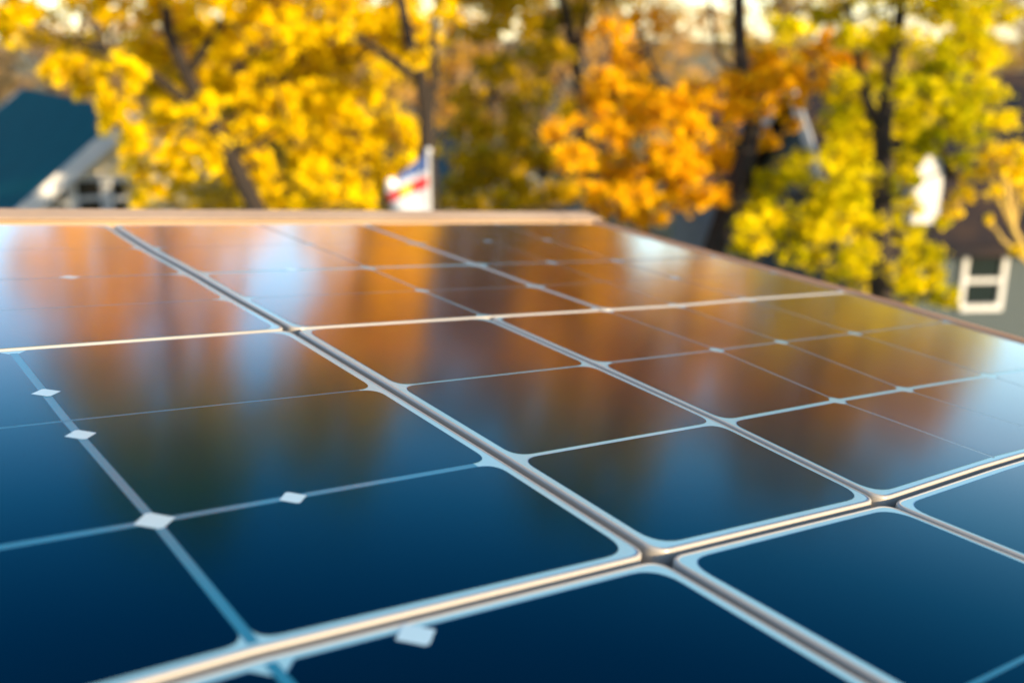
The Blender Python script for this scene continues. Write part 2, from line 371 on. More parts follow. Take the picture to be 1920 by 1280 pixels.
# small skew: the board runs square to the picture's far edge
board(-0.5, 4.70, 'long beige wooden board along the far edge of the solar panels')
board(4.712, 5.03, 'short beige board end with a slanted tip, right of the joint', 0.10)

# ------------------------------------------------------------------ houses
def shingle(name, c1, c2, row=6.0):
    m = mat(name, c1, 0.85, spec=0.03, var=c2, scale=2.2, detail=6); n = m.node_tree; b = n.nodes['Principled BSDF']
    tc = n.nodes.new('ShaderNodeTexCoord'); br = n.nodes.new('ShaderNodeTexBrick'); br.inputs['Scale'].default_value = row
    br.inputs['Mortar Size'].default_value = 0.03
    n.links.new(tc.outputs['Object'], br.inputs['Vector'])
    bp = n.nodes.new('ShaderNodeBump'); bp.inputs['Strength'].default_value = 0.4
    n.links.new(br.outputs['Fac'], bp.inputs['Height']); n.links.new(bp.outputs[0], b.inputs['Normal'])
    return m
def siding(name, c):
    m = mat(name, c, 0.7); n = m.node_tree; b = n.nodes['Principled BSDF']
    tc = n.nodes.new('ShaderNodeTexCoord'); wv = n.nodes.new('ShaderNodeTexWave'); wv.bands_direction = 'Z'; wv.wave_profile = 'SAW'; wv.inputs['Scale'].default_value = 2.6
    n.links.new(tc.outputs['Object'], wv.inputs['Vector'])
    bp = n.nodes.new('ShaderNodeBump'); bp.inputs['Strength'].default_value = 0.5; bp.inputs['Distance'].default_value = 0.02
    n.links.new(wv.outputs['Fac'], bp.inputs['Height']); n.links.new(bp.outputs[0], b.inputs['Normal'])
    return m
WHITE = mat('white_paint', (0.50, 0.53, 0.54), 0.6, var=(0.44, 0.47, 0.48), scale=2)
DIM = mat('dimmed_white_trim', (0.20, 0.22, 0.23), 0.7)  # white trim of the far houses, colour darkened to stand in for shade
GLASS = mat('window_glass', (0.006, 0.014, 0.016), 0.05, 0, 0.6)
def window(parent, face, cx, cz, w_, h_, y, mull=True, arch=False):
    """window on a face: local frame origin on the face; face matrix maps (x along, y outward, z up)"""
    t = 0.07
    bm = bmesh.new()
    add_box(bm, cx-w_/2-t, cx-w_/2, y, y+0.06, cz-h_/2-t, cz+h_/2+t, face); add_box(bm, cx+w_/2, cx+w_/2+t, y, y+0.06, cz-h_/2-t, cz+h_/2+t, face)
    add_box(bm, cx-w_/2, cx+w_/2, y, y+0.058, cz+h_/2, cz+h_/2+t, face); add_box(bm, cx-w_/2-0.05, cx+w_/2+0.05, y, y+0.09, cz-h_/2-t-0.01, cz-h_/2, face)
    add_box(bm, cx-w_/2, cx+w_/2, y, y+0.045, cz-0.03, cz+0.03, face)
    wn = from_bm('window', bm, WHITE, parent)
    bm = bmesh.new(); add_box(bm, cx-w_/2, cx+w_/2, y-0.02, y+0.012, cz-h_/2, cz-0.03, face); from_bm('pane', bm, GLASS, wn)
    bm = bmesh.new(); add_box(bm, cx-w_/2, cx+w_/2, y-0.02, y+0.012, cz+0.03, cz+h_/2, face); from_bm('pane', bm, GLASS, wn)
    return wn
def house(label, loc, yaw, w_, l_, eave, ridge, wallm, roofm, wins=(), over=0.3, side_wins=(), chimney=False, gutm=None, trim=None):
    """ridge along local y from 0 (front gable, facing -y) to l_"""
    root = empty('house', (loc[0], loc[1], 0), (0, 0, yaw)); tag(root, label, 'house')
    bm = bmesh.new(); hw = w_/2
    sl = (ridge-eave)/hw
    f = [(-hw, 0), (hw, 0), (hw, eave), (0, ridge), (-hw, eave)]
    A = [bm.verts.new((x, 0, z)) for x, z in f]; B = [bm.verts.new((x, l_, z)) for x, z in f]
    bm.faces.new(A); bm.faces.new(B)
    for k in range(5): bm.faces.new((A[k], A[(k+1) % 5], B[(k+1) % 5], B[k]))
    from_bm('wall', bm, wallm, root)
    bm = bmesh.new(); th = 0.12; o_ = 0.35
    pf = [(-hw-o_, eave-o_*sl+0.01), (0, ridge+0.01), (hw+o_, eave-o_*sl+0.01), (hw+o_, eave-o_*sl+th), (0, ridge+th*1.2), (-hw-o_, eave-o_*sl+th)]
    A = [bm.verts.new((x, -over, z)) for x, z in pf]; B = [bm.verts.new((x, l_+over, z)) for x, z in pf]
    bm.faces.new([A[0], A[1], A[4], A[5]]); bm.faces.new([A[1], A[2], A[3], A[4]]); bm.faces.new([B[0], B[1], B[4], B[5]]); bm.faces.new([B[1], B[2], B[3], B[4]])
    for k in range(6): bm.faces.new((A[k], A[(k+1) % 6], B[(k+1) % 6], B[k]))
    rf = from_bm('roof', bm, roofm, root)
    for yy in (-over-0.035, l_+over+0.005):
        bm = bmesh.new()
        for sx in (-1, 1):
            q = [(0, ridge-0.14), (sx*(hw+o_), eave-o_*sl-0.14), (sx*(hw+o_), eave-o_*sl+th+0.02), (0, ridge+th*1.2+0.02)]
            a = [bm.verts.new((x, yy, z)) for x, z in q]; b = [bm.verts.new((x, yy+0.03, z)) for x, z in q]
            bm.faces.new(a); bm.faces.new(b)
            for k in range(4): bm.faces.new((a[k], a[(k+1) % 4], b[(k+1) % 4], b[k]))
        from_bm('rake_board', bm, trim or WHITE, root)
    for sx in (-1, 1):
        bm = bmesh.new(); x = sx*(hw+o_); add_box(bm, min(x, x+sx*0.1), max(x, x+sx*0.1), -over, l_+over, eave-o_*sl-0.04, eave-o_*sl+0.09)
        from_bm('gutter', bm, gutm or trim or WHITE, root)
    FM = Matrix(((1, 0, 0, 0), (0, -1, 0, 0), (0, 0, 1, 0), (0, 0, 0, 1)))
    for (cx, cz, ww, hh) in wins: window(root, FM, cx, cz, ww, hh, 0.0)
    for (sx, cy, cz, ww, hh) in side_wins:
        SM = Matrix(((0, sx, 0, sx*hw), (sx, 0, 0, 0), (0, 0, 1, 0), (0, 0, 0, 1)))
        window(root, SM, sx*cy, cz, ww, hh, 0.0)
    if chimney:
        bm = bmesh.new(); add_box(bm, 0.3, 0.85, l_*0.6, l_*0.6+0.55, ridge-0.9, ridge+0.8); from_bm('chimney', bm, mat('brick', (0.25, 0.1, 0.06), 0.9), rf)
    return root
def yaw_of(p, q):   # yaw that turns local +y to the direction p -> q
    d = q-p; return math.atan2(-d.x, d.y)
# teal cottage, left
a = px(238, 222, 16); b = px(50, 176, 22)
teal = shingle('teal_shingles', (0.0, 0.058, 0.074), (0.0, 0.068, 0.086))
cream = siding('cream_siding', (0.64, 0.57, 0.40))
h1 = house('cream cottage with a teal roof and white rake boards at the left edge', (a.x, a.y), yaw_of(a, b), 4.6, (b-a).length, a.z-1.75, a.z, cream, teal,
      wins=[(-1.12, a.z-1.20, 0.22, 0.50), (-0.68, a.z-1.16, 0.34, 0.54), (-0.24, a.z-1.20, 0.22, 0.50), (0.95, a.z-1.85, 0.5, 0.5)], over=0.25)
# dark-roofed house, right edge (ridge across the picture)
darkroof = shingle('dark_shingles', (0.008, 0.013, 0.022), (0.045, 0.032, 0.026))
green = siding('grey_green_siding', (0.034, 0.056, 0.068))
e0 = px(1700, 490, 14)
h5 = house('grey green house with dark shingles and a white sash window at the right edge', (e0.x-0.8, e0.y+2.5), math.radians(-90+4), 5.0, 9.0, e0.z+0.42, e0.z+2.2, green, darkroof, gutm=darkroof,
      side_wins=[(1, 0, 0, 0, 0)][:0])
c = px(1874, 540, 13.75)
loc = h5.matrix_world
R5 = Matrix.Rotation(math.radians(-86), 4, 'Z'); T5 = Matrix.Translation((e0.x-0.8, e0.y+2.5, 0)) @ R5
lc = T5.inverted() @ c
for dy in (0.0, 2.6):
    SM = Matrix(((0, 1, 0, 2.5), (-1, 0, 0, 0), (0, 0, 1, 0), (0, 0, 0, 1)))   # the +x side faces the camera
    window(h5, SM, -(lc.y+dy), lc.z, 0.48, 0.66, 0.0)
# sunlit white gable dormer on that roof
dm = px(1742, 345, 13.2); ld = T5.inverted() @ dm
bm = bmesh.new(); hw = 0.17
zb_, zt_ = ld.z-0.50, ld.z+0.22
prof = [(-hw, zb_), (hw, zb_), (hw, zt_-0.05), (0, zt_+0.32), (-hw, zt_-0.05)]
A = [bm.verts.new((ld.x, ld.y+y, z)) for y, z in prof]; B = [bm.verts.new((ld.x-2.2, ld.y+y, z)) for y, z in prof]
bm.faces.new(A); bm.faces.new(B)
for k in range(5): bm.faces.new((A[k], A[(k+1) % 5], B[(k+1) % 5], B[k]))
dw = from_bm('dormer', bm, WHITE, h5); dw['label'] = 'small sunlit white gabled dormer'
bm = bmesh.new()
for sy in (-1, 1):
    q = [(0, zt_+0.34), (sy*(hw+0.14), zt_-0.17), (sy*(hw+0.14), zt_-0.09), (0, zt_+0.43)]
    A = [bm.verts.new((ld.x+0.14, ld.y+y, z)) for y, z in q]; B = [bm.verts.new((ld.x-2.2, ld.y+y, z)) for y, z in q]
    bm.faces.new(A); bm.faces.new(B)
    for k in range(4): bm.faces.new((A[k], A[(k+1) % 4], B[(k+1) % 4], B[k]))
from_bm('dormer_roof', bm, darkroof, dw)
# houses glimpsed behind the trees
navy = shingle('navy_shingles', (0.006, 0.020, 0.042), (0.012, 0.032, 0.058))
grey = siding('pale_siding', (0.20, 0.23, 0.25))
q = px(1330, 190, 23)
house('house with a navy roof seen through gaps behind the orange tree', (q.x, q.y), math.radians(-88), 7.0, 9.5, q.z-2.3, q.z+0.1, grey, navy, trim=DIM,
      side_wins=[(1, 0.6, q.z-3.0, 0.5, 0.8), (1, 2.0, q.z-3.0, 0.5, 0.8), (1, 3.6, q.z-3.0, 0.5, 0.8)])
q = px(470, 280, 21)
house('navy roofed house low behind the yellow trees, white gutter showing', (q.x, q.y), math.radians(-95), 4.5, 4.0, q.z-0.9, q.z+0.3, grey, navy, trim=DIM)
q = px(958, 318, 19)
house('small gabled house with white rake boards behind the olive tree', (q.x, q.y), math.radians(12), 4.2, 4.0, q.z-1.5, q.z, grey, navy, trim=DIM)
q = px(1900, 225, 26)
house('farther house with a brown roof above the dark roof at the right edge', (q.x-0.4, q.y), math.radians(-93), 6.0, 9.0, q.z-1.6, q.z+0.1, cream, shingle('brown_shingles', (0.05, 0.034, 0.026), (0.11, 0.07, 0.05)))

# ------------------------------------------------------------------ trees
def leaves_mesh(name, centers, radii, counts, size, mat_, flat=1.0):
    cs = np.array([list(c) for c in centers]); rs = np.array(radii); ct = np.array(counts)
    idx = np.repeat(np.arange(len(cs)), ct); n = len(idx)
    d = rng.normal(size=(n, 3)); d /= np.linalg.norm(d, axis=1)[:, None]
    rr = rng.random(n)**0.5
    # sub-sprays: pull leaves toward a few twig ends inside each clump
    k = 16; tw = rng.normal(size=(len(cs), k, 3)); tw /= np.linalg.norm(tw, axis=2)[:, :, None]; tw *= (0.45+0.55*rng.random((len(cs), k, 1)))
    tv = tw[idx, rng.integers(0, k, n)]
    off = (0.82*tv + 0.36*d*rr[:, None])*np.array([1.15, 1.15, 0.85])
    off[:, 2] *= flat
    P0 = cs[idx] + off*rs[idx][:, None]
    nrm = rng.normal(size=(n, 3)) + np.array([0, 0, 0.5]); nrm /= np.linalg.norm(nrm, axis=1)[:, None]
    t = np.cross(nrm, rng.normal(size=(n, 3))); t /= np.linalg.norm(t, axis=1)[:, None]; b = np.cross(nrm, t)
    s = size*(0.6+0.8*rng.random(n))[:, None]
    V = np.empty((n, 4, 3)); V[:, 0] = P0 - t*s*0.5; V[:, 1] = P0 + b*s*0.36 + nrm*s*0.08; V[:, 2] = P0 + t*s*0.5; V[:, 3] = P0 - b*s*0.36 + nrm*s*0.08
    me = bpy.data.meshes.new(name); me.vertices.add(4*n); me.vertices.foreach_set('co', V.astype(np.float32).ravel())
    me.loops.add(4*n); me.loops.foreach_set('vertex_index', np.arange(4*n, dtype=np.int32))
    me.polygons.add(n); me.polygons.foreach_set('loop_start', np.arange(0, 4*n, 4, dtype=np.int32)); me.polygons.foreach_set('loop_total', np.full(n, 4, dtype=np.int32))
    me.update(); me.validate(); me.materials.append(mat_)
    return me
def limb_pts(p, q, r):
    n = 5; out = []
    L = (q-p).length
    for k in range(n+1):
        t = k/n; o = Vector((rnd.uniform(-1, 1), rnd.uniform(-1, 1), rnd.uniform(-1, 1)))*L*0.04*math.sin(math.pi*t)
        sag = Vector((0, 0, 1))*L*0.08*math.sin(math.pi*t)
        out.append(p.lerp(q, t)+o-sag)
    return out
def tree(label, cat, trunkpath, d, r0, clumps, lm, dens=1.0, leaf=0.07, bark=None, dspread=0.9, base_dx=0, extra_trunks=(), limbr=1.0, cscale=1.0):
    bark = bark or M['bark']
    tp = [px(x, y, d) for x, y in trunkpath]          # lowest first
    base = Vector((tp[0].x+base_dx, tp[0].y, 0))
    root = empty('tree', base); tag(root, label, cat, None)
    inv = Matrix.Translation(-base)
    bm = bmesh.new()
    path = [base, base.lerp(tp[0], 0.5)+Vector((0.04, 0.02, 0))] + tp
    n = len(path); rad = [max(r0*(1-0.72*k/(n-1)), 0.02) for k in range(n)]; rad[0] *= 1.35
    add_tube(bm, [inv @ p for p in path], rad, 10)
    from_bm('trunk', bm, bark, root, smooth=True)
    nodes = [(p, rr) for p, rr in zip(path[2:], rad[2:])]
    dens_nodes = []
    for (p, rr), (q, rq) in zip(nodes, nodes[1:]):
        for k in range(4): dens_nodes.append((p.lerp(q, k/4), rr+(rq-rr)*k/4))
    dens_nodes.append(nodes[-1])
    bmL = bmesh.new()
    for et in extra_trunks:
        pts = [px(x, y, d) for x, y in et[1:]]; j = min(dens_nodes, key=lambda nd: (nd[0]-pts[0]).length)
        pts[0] = j[0]; rr = [et[0]*(1-0.6*k/(len(pts)-1)) for k in range(len(pts))]
        add_tube(bmL, [inv @ p for p in pts], rr, 8)
        for k in range(len(pts)-1):
            for t in range(3): dens_nodes.append((pts[k].lerp(pts[k+1], t/3), rr[k]))
    pc = []
    for cl in clumps:
        x, y, r = cl[:3]; dd = d + (cl[3] if len(cl) > 3 else rnd.uniform(-dspread, dspread))
        p = px(x, y, dd); pc.append((p, r/F*dd*cscale, cl[4] if len(cl) > 4 else 0.78))
    tr0 = [nd[0] for nd in dens_nodes]
    order = sorted(range(len(pc)), key=lambda i: min((pc[i][0]-t).length for t in tr0))
    for i in order:
        p, r, k = pc[i]
        j = min(dens_nodes, key=lambda nd: (nd[0]-p).length*(1.0 if nd[0].z < p.z+0.15 else 1.7) - nd[1]*3)
        rr = min(max(0.012, 0.010+0.013*(p-j[0]).length), max(j[1]*0.7, 0.010))*limbr
        add_tube(bmL, [inv @ t for t in limb_pts(j[0], p, rr)], [rr, rr*.92, rr*.85, rr*.75, rr*.65, rr*.5], 6)
        # twigs
        for _ in range(3):
            v = Vector((rnd.gauss(0, 1), rnd.gauss(0, 1), rnd.gauss(0.3, 1))).normalized()*r*0.9
            add_tube(bmL, [inv @ p, inv @ (p+v*0.5+Vector((0, 0, 0.03))), inv @ (p+v)], [rr*.5, rr*.35, rr*.2], 4)
        dens_nodes.append((p, rr*0.6))
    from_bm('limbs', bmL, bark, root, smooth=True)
    cs = [inv @ p for p, r, k in pc]; rs = [r for p, r, k in pc]
    cts = [max(10, int(dens*k*300*(0.075/leaf)**1.6*(r/0.25)**2)) for p, r, k in pc]
    link('crown', leaves_mesh('crown', cs, rs, cts, leaf, lm), None, root)
    return root
def fill(n, region, rmin, rmax, seed, kk=1.0):
    """random clumps inside a polygon-like function region(x, y)"""
    r_ = random.Random(seed); out = []; x0, x1, y0, y1, fn = region; tries = 0
    while len(out) < n and tries < 20000:
        tries += 1
        x = r_.uniform(x0, x1); y = r_.uniform(y0, y1); r = r_.uniform(rmin, rmax)
        if not fn(x, y): continue
        if any((x-a)**2+(y-b)**2 < (0.55*(r+c_))**2 for a, b, c_, *_ in out): continue
        out.append((x, y, r))
    return out
YEL = leaf_mat('leaves_yellow', [(0.48, 0.34, 0.004), (0.86, 0.62, 0.003), (0.94, 0.74, 0.006)], top=(0.90, 0.49, 0.015), z0=6.3, z1=7.3)
OLI = leaf_mat('leaves_olive', [(0.26, 0.21, 0.006), (0.50, 0.36, 0.008), (0.70, 0.46, 0.012)], 0.55, top=(0.55, 0.26, 0.015))
ORA = leaf_mat('leaves_orange', [(0.60, 0.29, 0.008), (0.88, 0.50, 0.006), (0.92, 0.60, 0.008)], top=(0.82, 0.43, 0.018))
YGR = leaf_mat('leaves_yellow_green', [(0.27, 0.29, 0.004), (0.66, 0.57, 0.004), (0.90, 0.73, 0.006)], top=(0.58, 0.30, 0.012), z0=6.4, z1=7.2)
TAN = leaf_mat('leaves_tan', [(0.34, 0.19, 0.06), (0.52, 0.31, 0.11), (0.62, 0.42, 0.18)])
RUS = leaf_mat('leaves_russet', [(0.38, 0.19, 0.025), (0.62, 0.34, 0.03), (0.70, 0.46, 0.05)])

T1c = [(60,40,55),(20,60,45),(20,10,60),(130,130,45),(90,125,30),(150,90,45),(170,150,45),(240,130,45),(260,80,30),(220,190,50),(300,230,50),(330,190,45),(255,250,40),(340,270,50),(380,200,45),(410,250,45),(440,150,50),(430,80,55),(370,60,45),(500,120,45),(460,205,45),(480,240,45),(525,190,45),(250,290,35),(320,310,40),(345,335,28),(390,290,50),(300,10,60),(410,0,60),(258,318,36,0.5),(430,320,45,0.6),(480,310,40),(470,372,30,.8),(505,350,30),(205,212,28),(222,240,32),(200,20,35),(190,130,30),(500,40,55),(560,60,40),(290,355,25,.6),(262,372,22,.8),(540,230,35)]
def r1(x, y): return (x > 120 or y > -420 and x > 60) and (y > -700 or 270 < x < 520) and not (x < 200 and y < -620) and not (x > 490 and -640 < y < -150)
T1c += [(x, y, r, rnd.uniform(-1.4, 1.4), 0.8) for x, y, r in fill(110, (60, 600, -1000, -40, r1), 65, 105, 1)]
T1c += [(x, y, r, 1.1, 0.8) for x, y, r in fill(8, (260, 590, 0, 385, lambda x, y: y < 150+(x-180)*1.2), 35, 60, 49)]
tree('bright yellow tree standing in front of the teal roofed cottage', 'tree', [(480,390),(440,310),(395,225),(350,140),(315,60),(300,-120),(340,-420),(390,-800)], 9.0, 0.095, T1c, YEL, 1.15, 0.06,
     extra_trunks=[(0.05, (395,225),(300,150),(210,95),(120,70)), (0.045, (350,140),(420,40),(480,-120),(500,-400))])
T2c = [(600,180,50),(620,110,45),(650,220,55),(680,180,45),(700,50,55),(745,30,50),(800,55,45),(835,25,35),(620,285,45),(600,330,50),(650,345,50),(700,290,50),(738,235,38),(720,180,35),(680,372,40),(600,380,35),(560,310,30),(565,250,25),(720,135,30),(650,15,45),(560,385,25),(735,80,35),(590,20,50),(640,60,35),(715,340,28),(520,385,28),(780,110,28),(760,300,22)]
T2c += [(x, y, r, rnd.uniform(-1.4, 1.4), 0.8) for x, y, r in fill(75, (640, 820, -790, -40, lambda x, y: abs(x-728) < 90+(y+790)*0.03), 55, 90, 2)]
T2c += [(x, y, r, 1.1, 0.8) for x, y, r in fill(10, (540, 790, 0, 385, lambda x, y: True), 35, 60, 50)]
T2c += [(x, y, r, 1.4, 0.9) for x, y, r in fill(30, (715, 830, -620, -60, lambda x, y: True), 65, 100, 61)]
tree('bright yellow tree just left of the flag with a dark forked trunk', 'tree', [(806,400),(802,300),(800,220),(790,150),(765,70),(740,-60),(730,-350),(728,-650)], 9.6, 0.10, T2c, YEL, 1.1, 0.06,
     extra_trunks=[(0.055, (800,220),(815,150),(812,60),(830,-80)), (0.05, (790,150),(700,90),(620,40))])
T4c = [(960,40,60),(985,110,55),(925,130,40),(1010,60,45),(1065,30,45),(940,0,50),(880,235,55),(900,310,70),(960,270,55),(860,350,60),(945,345,70),(1005,310,50),(1005,375,45),(980,200,45),(885,180,40),(930,385,50),(1060,360,45),(1040,100,40),(890,60,40),(870,385,45),(1080,210,40),(1000,160,35)]
T4c += [(x, y, r, rnd.uniform(-1.6, 1.6), 0.9) for x, y, r in fill(85, (790, 1130, -580, -40, lambda x, y: abs(x-955) < 160+(y+300)*0.1), 65, 105, 3)]
T4c += [(x, y, r, 1.8, 0.9) for x, y, r in fill(60, (780, 1150, -420, -40, lambda x, y: True), 70, 110, 31)]
tree('olive green tree behind the flag in the middle of the photo', 'tree', [(1120,400),(1100,300),(1090,190),(1078,110),(1060,20),(1000,-150),(960,-400)], 13.0, 0.12, T4c, OLI, 0.9, 0.085, dspread=1.5,
     extra_trunks=[(0.05, (1078,110),(1100,30),(1120,-80)), (0.04, (1100,300),(1000,240),(930,180),(900,80))])
T5c = [(1430,110,45),(1390,165,50),(1450,155,45),(1505,150,45),(1560,125,35),(1600,112,26),(1530,105,35),(1475,190,38),(1425,205,40),(1300,190,45),(1250,210,50),(1200,180,45),(1180,110,50),(1215,40,50),(1165,250,55),(1120,220,45),(1255,270,50),(1310,240,45),(1345,262,40),(1365,290,28),(1290,310,50),(1225,320,55),(1295,360,50),(1335,372,35),(1240,380,50),(1190,370,45),(1145,340,50),(1155,395,38),(1200,418,25),(1105,365,40),(1080,300,45),(1045,245,35),(1140,150,40),(1360,205,40),(1485,235,22),(1435,262,30),(1150,60,45),(1560,70,24)]
T5c += [(x, y, r, rnd.uniform(-1.4, 1.4), 0.85) for x, y, r in fill(100, (1110, 1480, -740, -60, lambda x, y: abs(x-1300) < 190+(y+300)*0.15 and not (1240 < x < 1370 and y > -130)), 60, 100, 4)]
T5c += [(x, y, r, 1.1, 0.8) for x, y, r in fill(10, (1120, 1470, 130, 400, lambda x, y: y < 420-(x-1120)*0.4), 35, 60, 53)]
T5c += [(x, y, r, 1.8, 0.9) for x, y, r in fill(60, (1100, 1420, -480, -60, lambda x, y: not (1240 < x < 1370 and y > -90)), 65, 105, 41)]
tree('orange tree with a leaning dark trunk right of the board end', 'tree', [(1335,480),(1365,390),(1400,290),(1412,230),(1392,150),(1386,60),(1384,-60),(1350,-300),(1320,-600)], 9.4, 0.125, T5c, ORA, 1.1, 0.06,
     extra_trunks=[(0.03, (1392,150),(1350,110),(1332,20),(1325,-60)), (0.05, (1400,290),(1330,230),(1240,160),(1200,60))])
T6c = [(1750,20,55),(1830,40,55),(1875,25,45),(1700,80,50),(1760,110,55),(1840,105,50),(1720,170,55),(1790,190,55),(1850,170,45),(1870,225,38),(1820,245,45),(1760,255,45),(1700,240,45),(1720,275,30),(1560,30,45),(1480,50,45),(1600,150,35),(1580,220,45),(1600,265,50),(1560,295,50),(1500,315,50),(1450,345,45),(1425,378,40),(1620,310,45),(1600,355,60),(1530,375,50),(1470,405,45),(1400,425,38),(1425,452,38),(1392,465,25),(1480,440,45),(1540,430,50),(1600,420,50),(1605,480,45),(1530,490,35),(1575,515,30),(1485,478,32),(1675,395,40),(1695,440,42),(1735,480,48),(1740,520,42),(1690,515,35),(1700,555,32),(1755,550,38),(1785,562,24),(1640,445,35),(1650,60,45),(1600,70,40),(1640,220,40),(1650,150,35),(1800,300,28),(1665,345,28),(1708,340,22),(1712,385,24),(1765,415,20),(1700,300,22)]
def r6(x, y): return x < 1960+(y+300)*0.25 and x > 1540 and y > -580+abs(x-1740)*0.8
T6c += [(x, y, r, rnd.uniform(-1.4, 1.4), 0.85) for x, y, r in fill(95, (1520, 2060, -600, -50, r6), 60, 100, 5)]
T6c += [(x, y, r, 1.1, 0.8) for x, y, r in fill(18, (1420, 1850, 20, 560, lambda x, y: (x > 1560 or y > 300) and not (x > 1690 and 250 < y < 460) and not (x > 1760 and y > 280)), 35, 60, 54)]
T6c += [(x, y, r, 1.6, 0.9) for x, y, r in fill(50, (1480, 1960, -480, -60, lambda x, y: y > -480+abs(x-1740)*0.8), 65, 105, 51)]
tree('yellow green tree with a forked dark trunk in front of the right hand houses', 'tree', [(1652,580),(1650,500),(1652,420),(1655,330),(1656,250),(1665,170),(1680,90),(1690,0),(1710,-180),(1730,-400)], 8.6, 0.11, T6c, YGR, 1.0, 0.06,
     extra_trunks=[(0.05, (1656,260),(1625,190),(1605,100),(1590,0)), (0.035, (1655,330),(1560,340),(1470,380)), (0.035, (1652,420),(1720,460),(1760,530))])
T7c = [(1865,285,32),(1895,315,35),(1835,325,32),(1805,368,28),(1785,395,24),(1860,365,22),(1905,285,30),(1910,345,30),(1855,412,12),(1935,310,35),(1960,360,40),(1990,330,40),(1910,470,16)]
tree('small golden sapling with upswept twigs at the right edge', 'tree', [(1965,600),(1938,500),(1900,430),(1890,380),(1885,330)], 7.6, 0.032, T7c, YEL, 0.8, 0.06, dspread=0.25, bark=mat('sapling_bark', (0.40, 0.27, 0.05), 0.8, var=(0.5, 0.36, 0.08)),
     extra_trunks=[(0.018, (1938,500),(1880,450),(1855,412)), (0.014, (1900,430),(1915,370),(1920,300)), (0.014, (1900,430),(1870,370),(1850,320)), (0.014,(1890,380),(1880,340),(1862,290)), (0.012,(1900,430),(1900,360),(1900,300))])

# background trees: three kinds, copied with their parts
def far_tree(name_label, lm, h, cw, n, leaf, cnt, bark=None, seed=0):
    r_ = random.Random(seed); root = empty('tree', (0, 0, 0)); tag(root, name_label, 'tree', 'autumn trees in the blurred background')
    bm = bmesh.new(); tpts = [Vector((0, 0, 0)), Vector((0.1, 0, h*0.3)), Vector((-0.1, 0.1, h*0.6)), Vector((0.1, 0, h*0.92))]
    add_tube(bm, tpts, [0.17, 0.13, 0.09, 0.03], 8); from_bm('trunk', bm, bark or M['bark_far'], root, smooth=True)
    bm = bmesh.new(); cs = []; rs = []
    for k in range(n):
        z = h*(0.28+0.70*r_.random()); t = (z/h-0.28)/0.72; wd = cw*math.sin(math.pi*min(1, 0.18+0.80*t))**0.7
        a_ = r_.uniform(0, 6.283); rr = wd*math.sqrt(r_.random())
        p = Vector((rr*math.cos(a_), rr*math.sin(a_), z)); cs.append(p); rs.append(r_.uniform(0.5, 0.95))
        q = Vector((0, 0, max(0.6, z-rr*0.9-0.2)))
        add_tube(bm, [q, q.lerp(p, 0.5)-Vector((0, 0, 0.12)), p], [0.05, 0.035, 0.012], 5)
        for _ in range(4):
            v = Vector((r_.gauss(0, 1), r_.gauss(0, 1), abs(r_.gauss(0.6, 1)))).normalized()*r_.uniform(0.6, 1.2)
            add_tube(bm, [p, p+v], [0.014, 0.005], 4)
    from_bm('limbs', bm, bark or M['bark_far'], root, smooth=True)
    link('crown', leaves_mesh('crown', cs, rs, [cnt]*n, leaf, lm), None, root)
    return root
protos = [far_tree('x', TAN, 11.0, 2.8, 46, 0.12, 95, seed=1), far_tree('x', RUS, 10.0, 2.6, 44, 0.12, 120, seed=2), far_tree('x', TAN, 12.5, 2.4, 40, 0.11, 45, seed=3), far_tree('x', OLI, 9.0, 2.6, 46, 0.12, 120, seed=4)]
used = [False]*4
def place(kind, x, d, sc, yaw, label):
    pr = protos[kind]; p = px(x, 300, d)
    if not used[kind]: o = pr; used[kind] = True
    else:
        o = pr.copy(); COL.objects.link(o)
        for ch in pr.children:
            c_ = ch.copy(); COL.objects.link(c_); c_.parent = o
    o.location = (p.x, p.y, 0); o.rotation_euler = (0, 0, yaw); o.scale = (sc, sc, sc); o['label'] = label
    return o
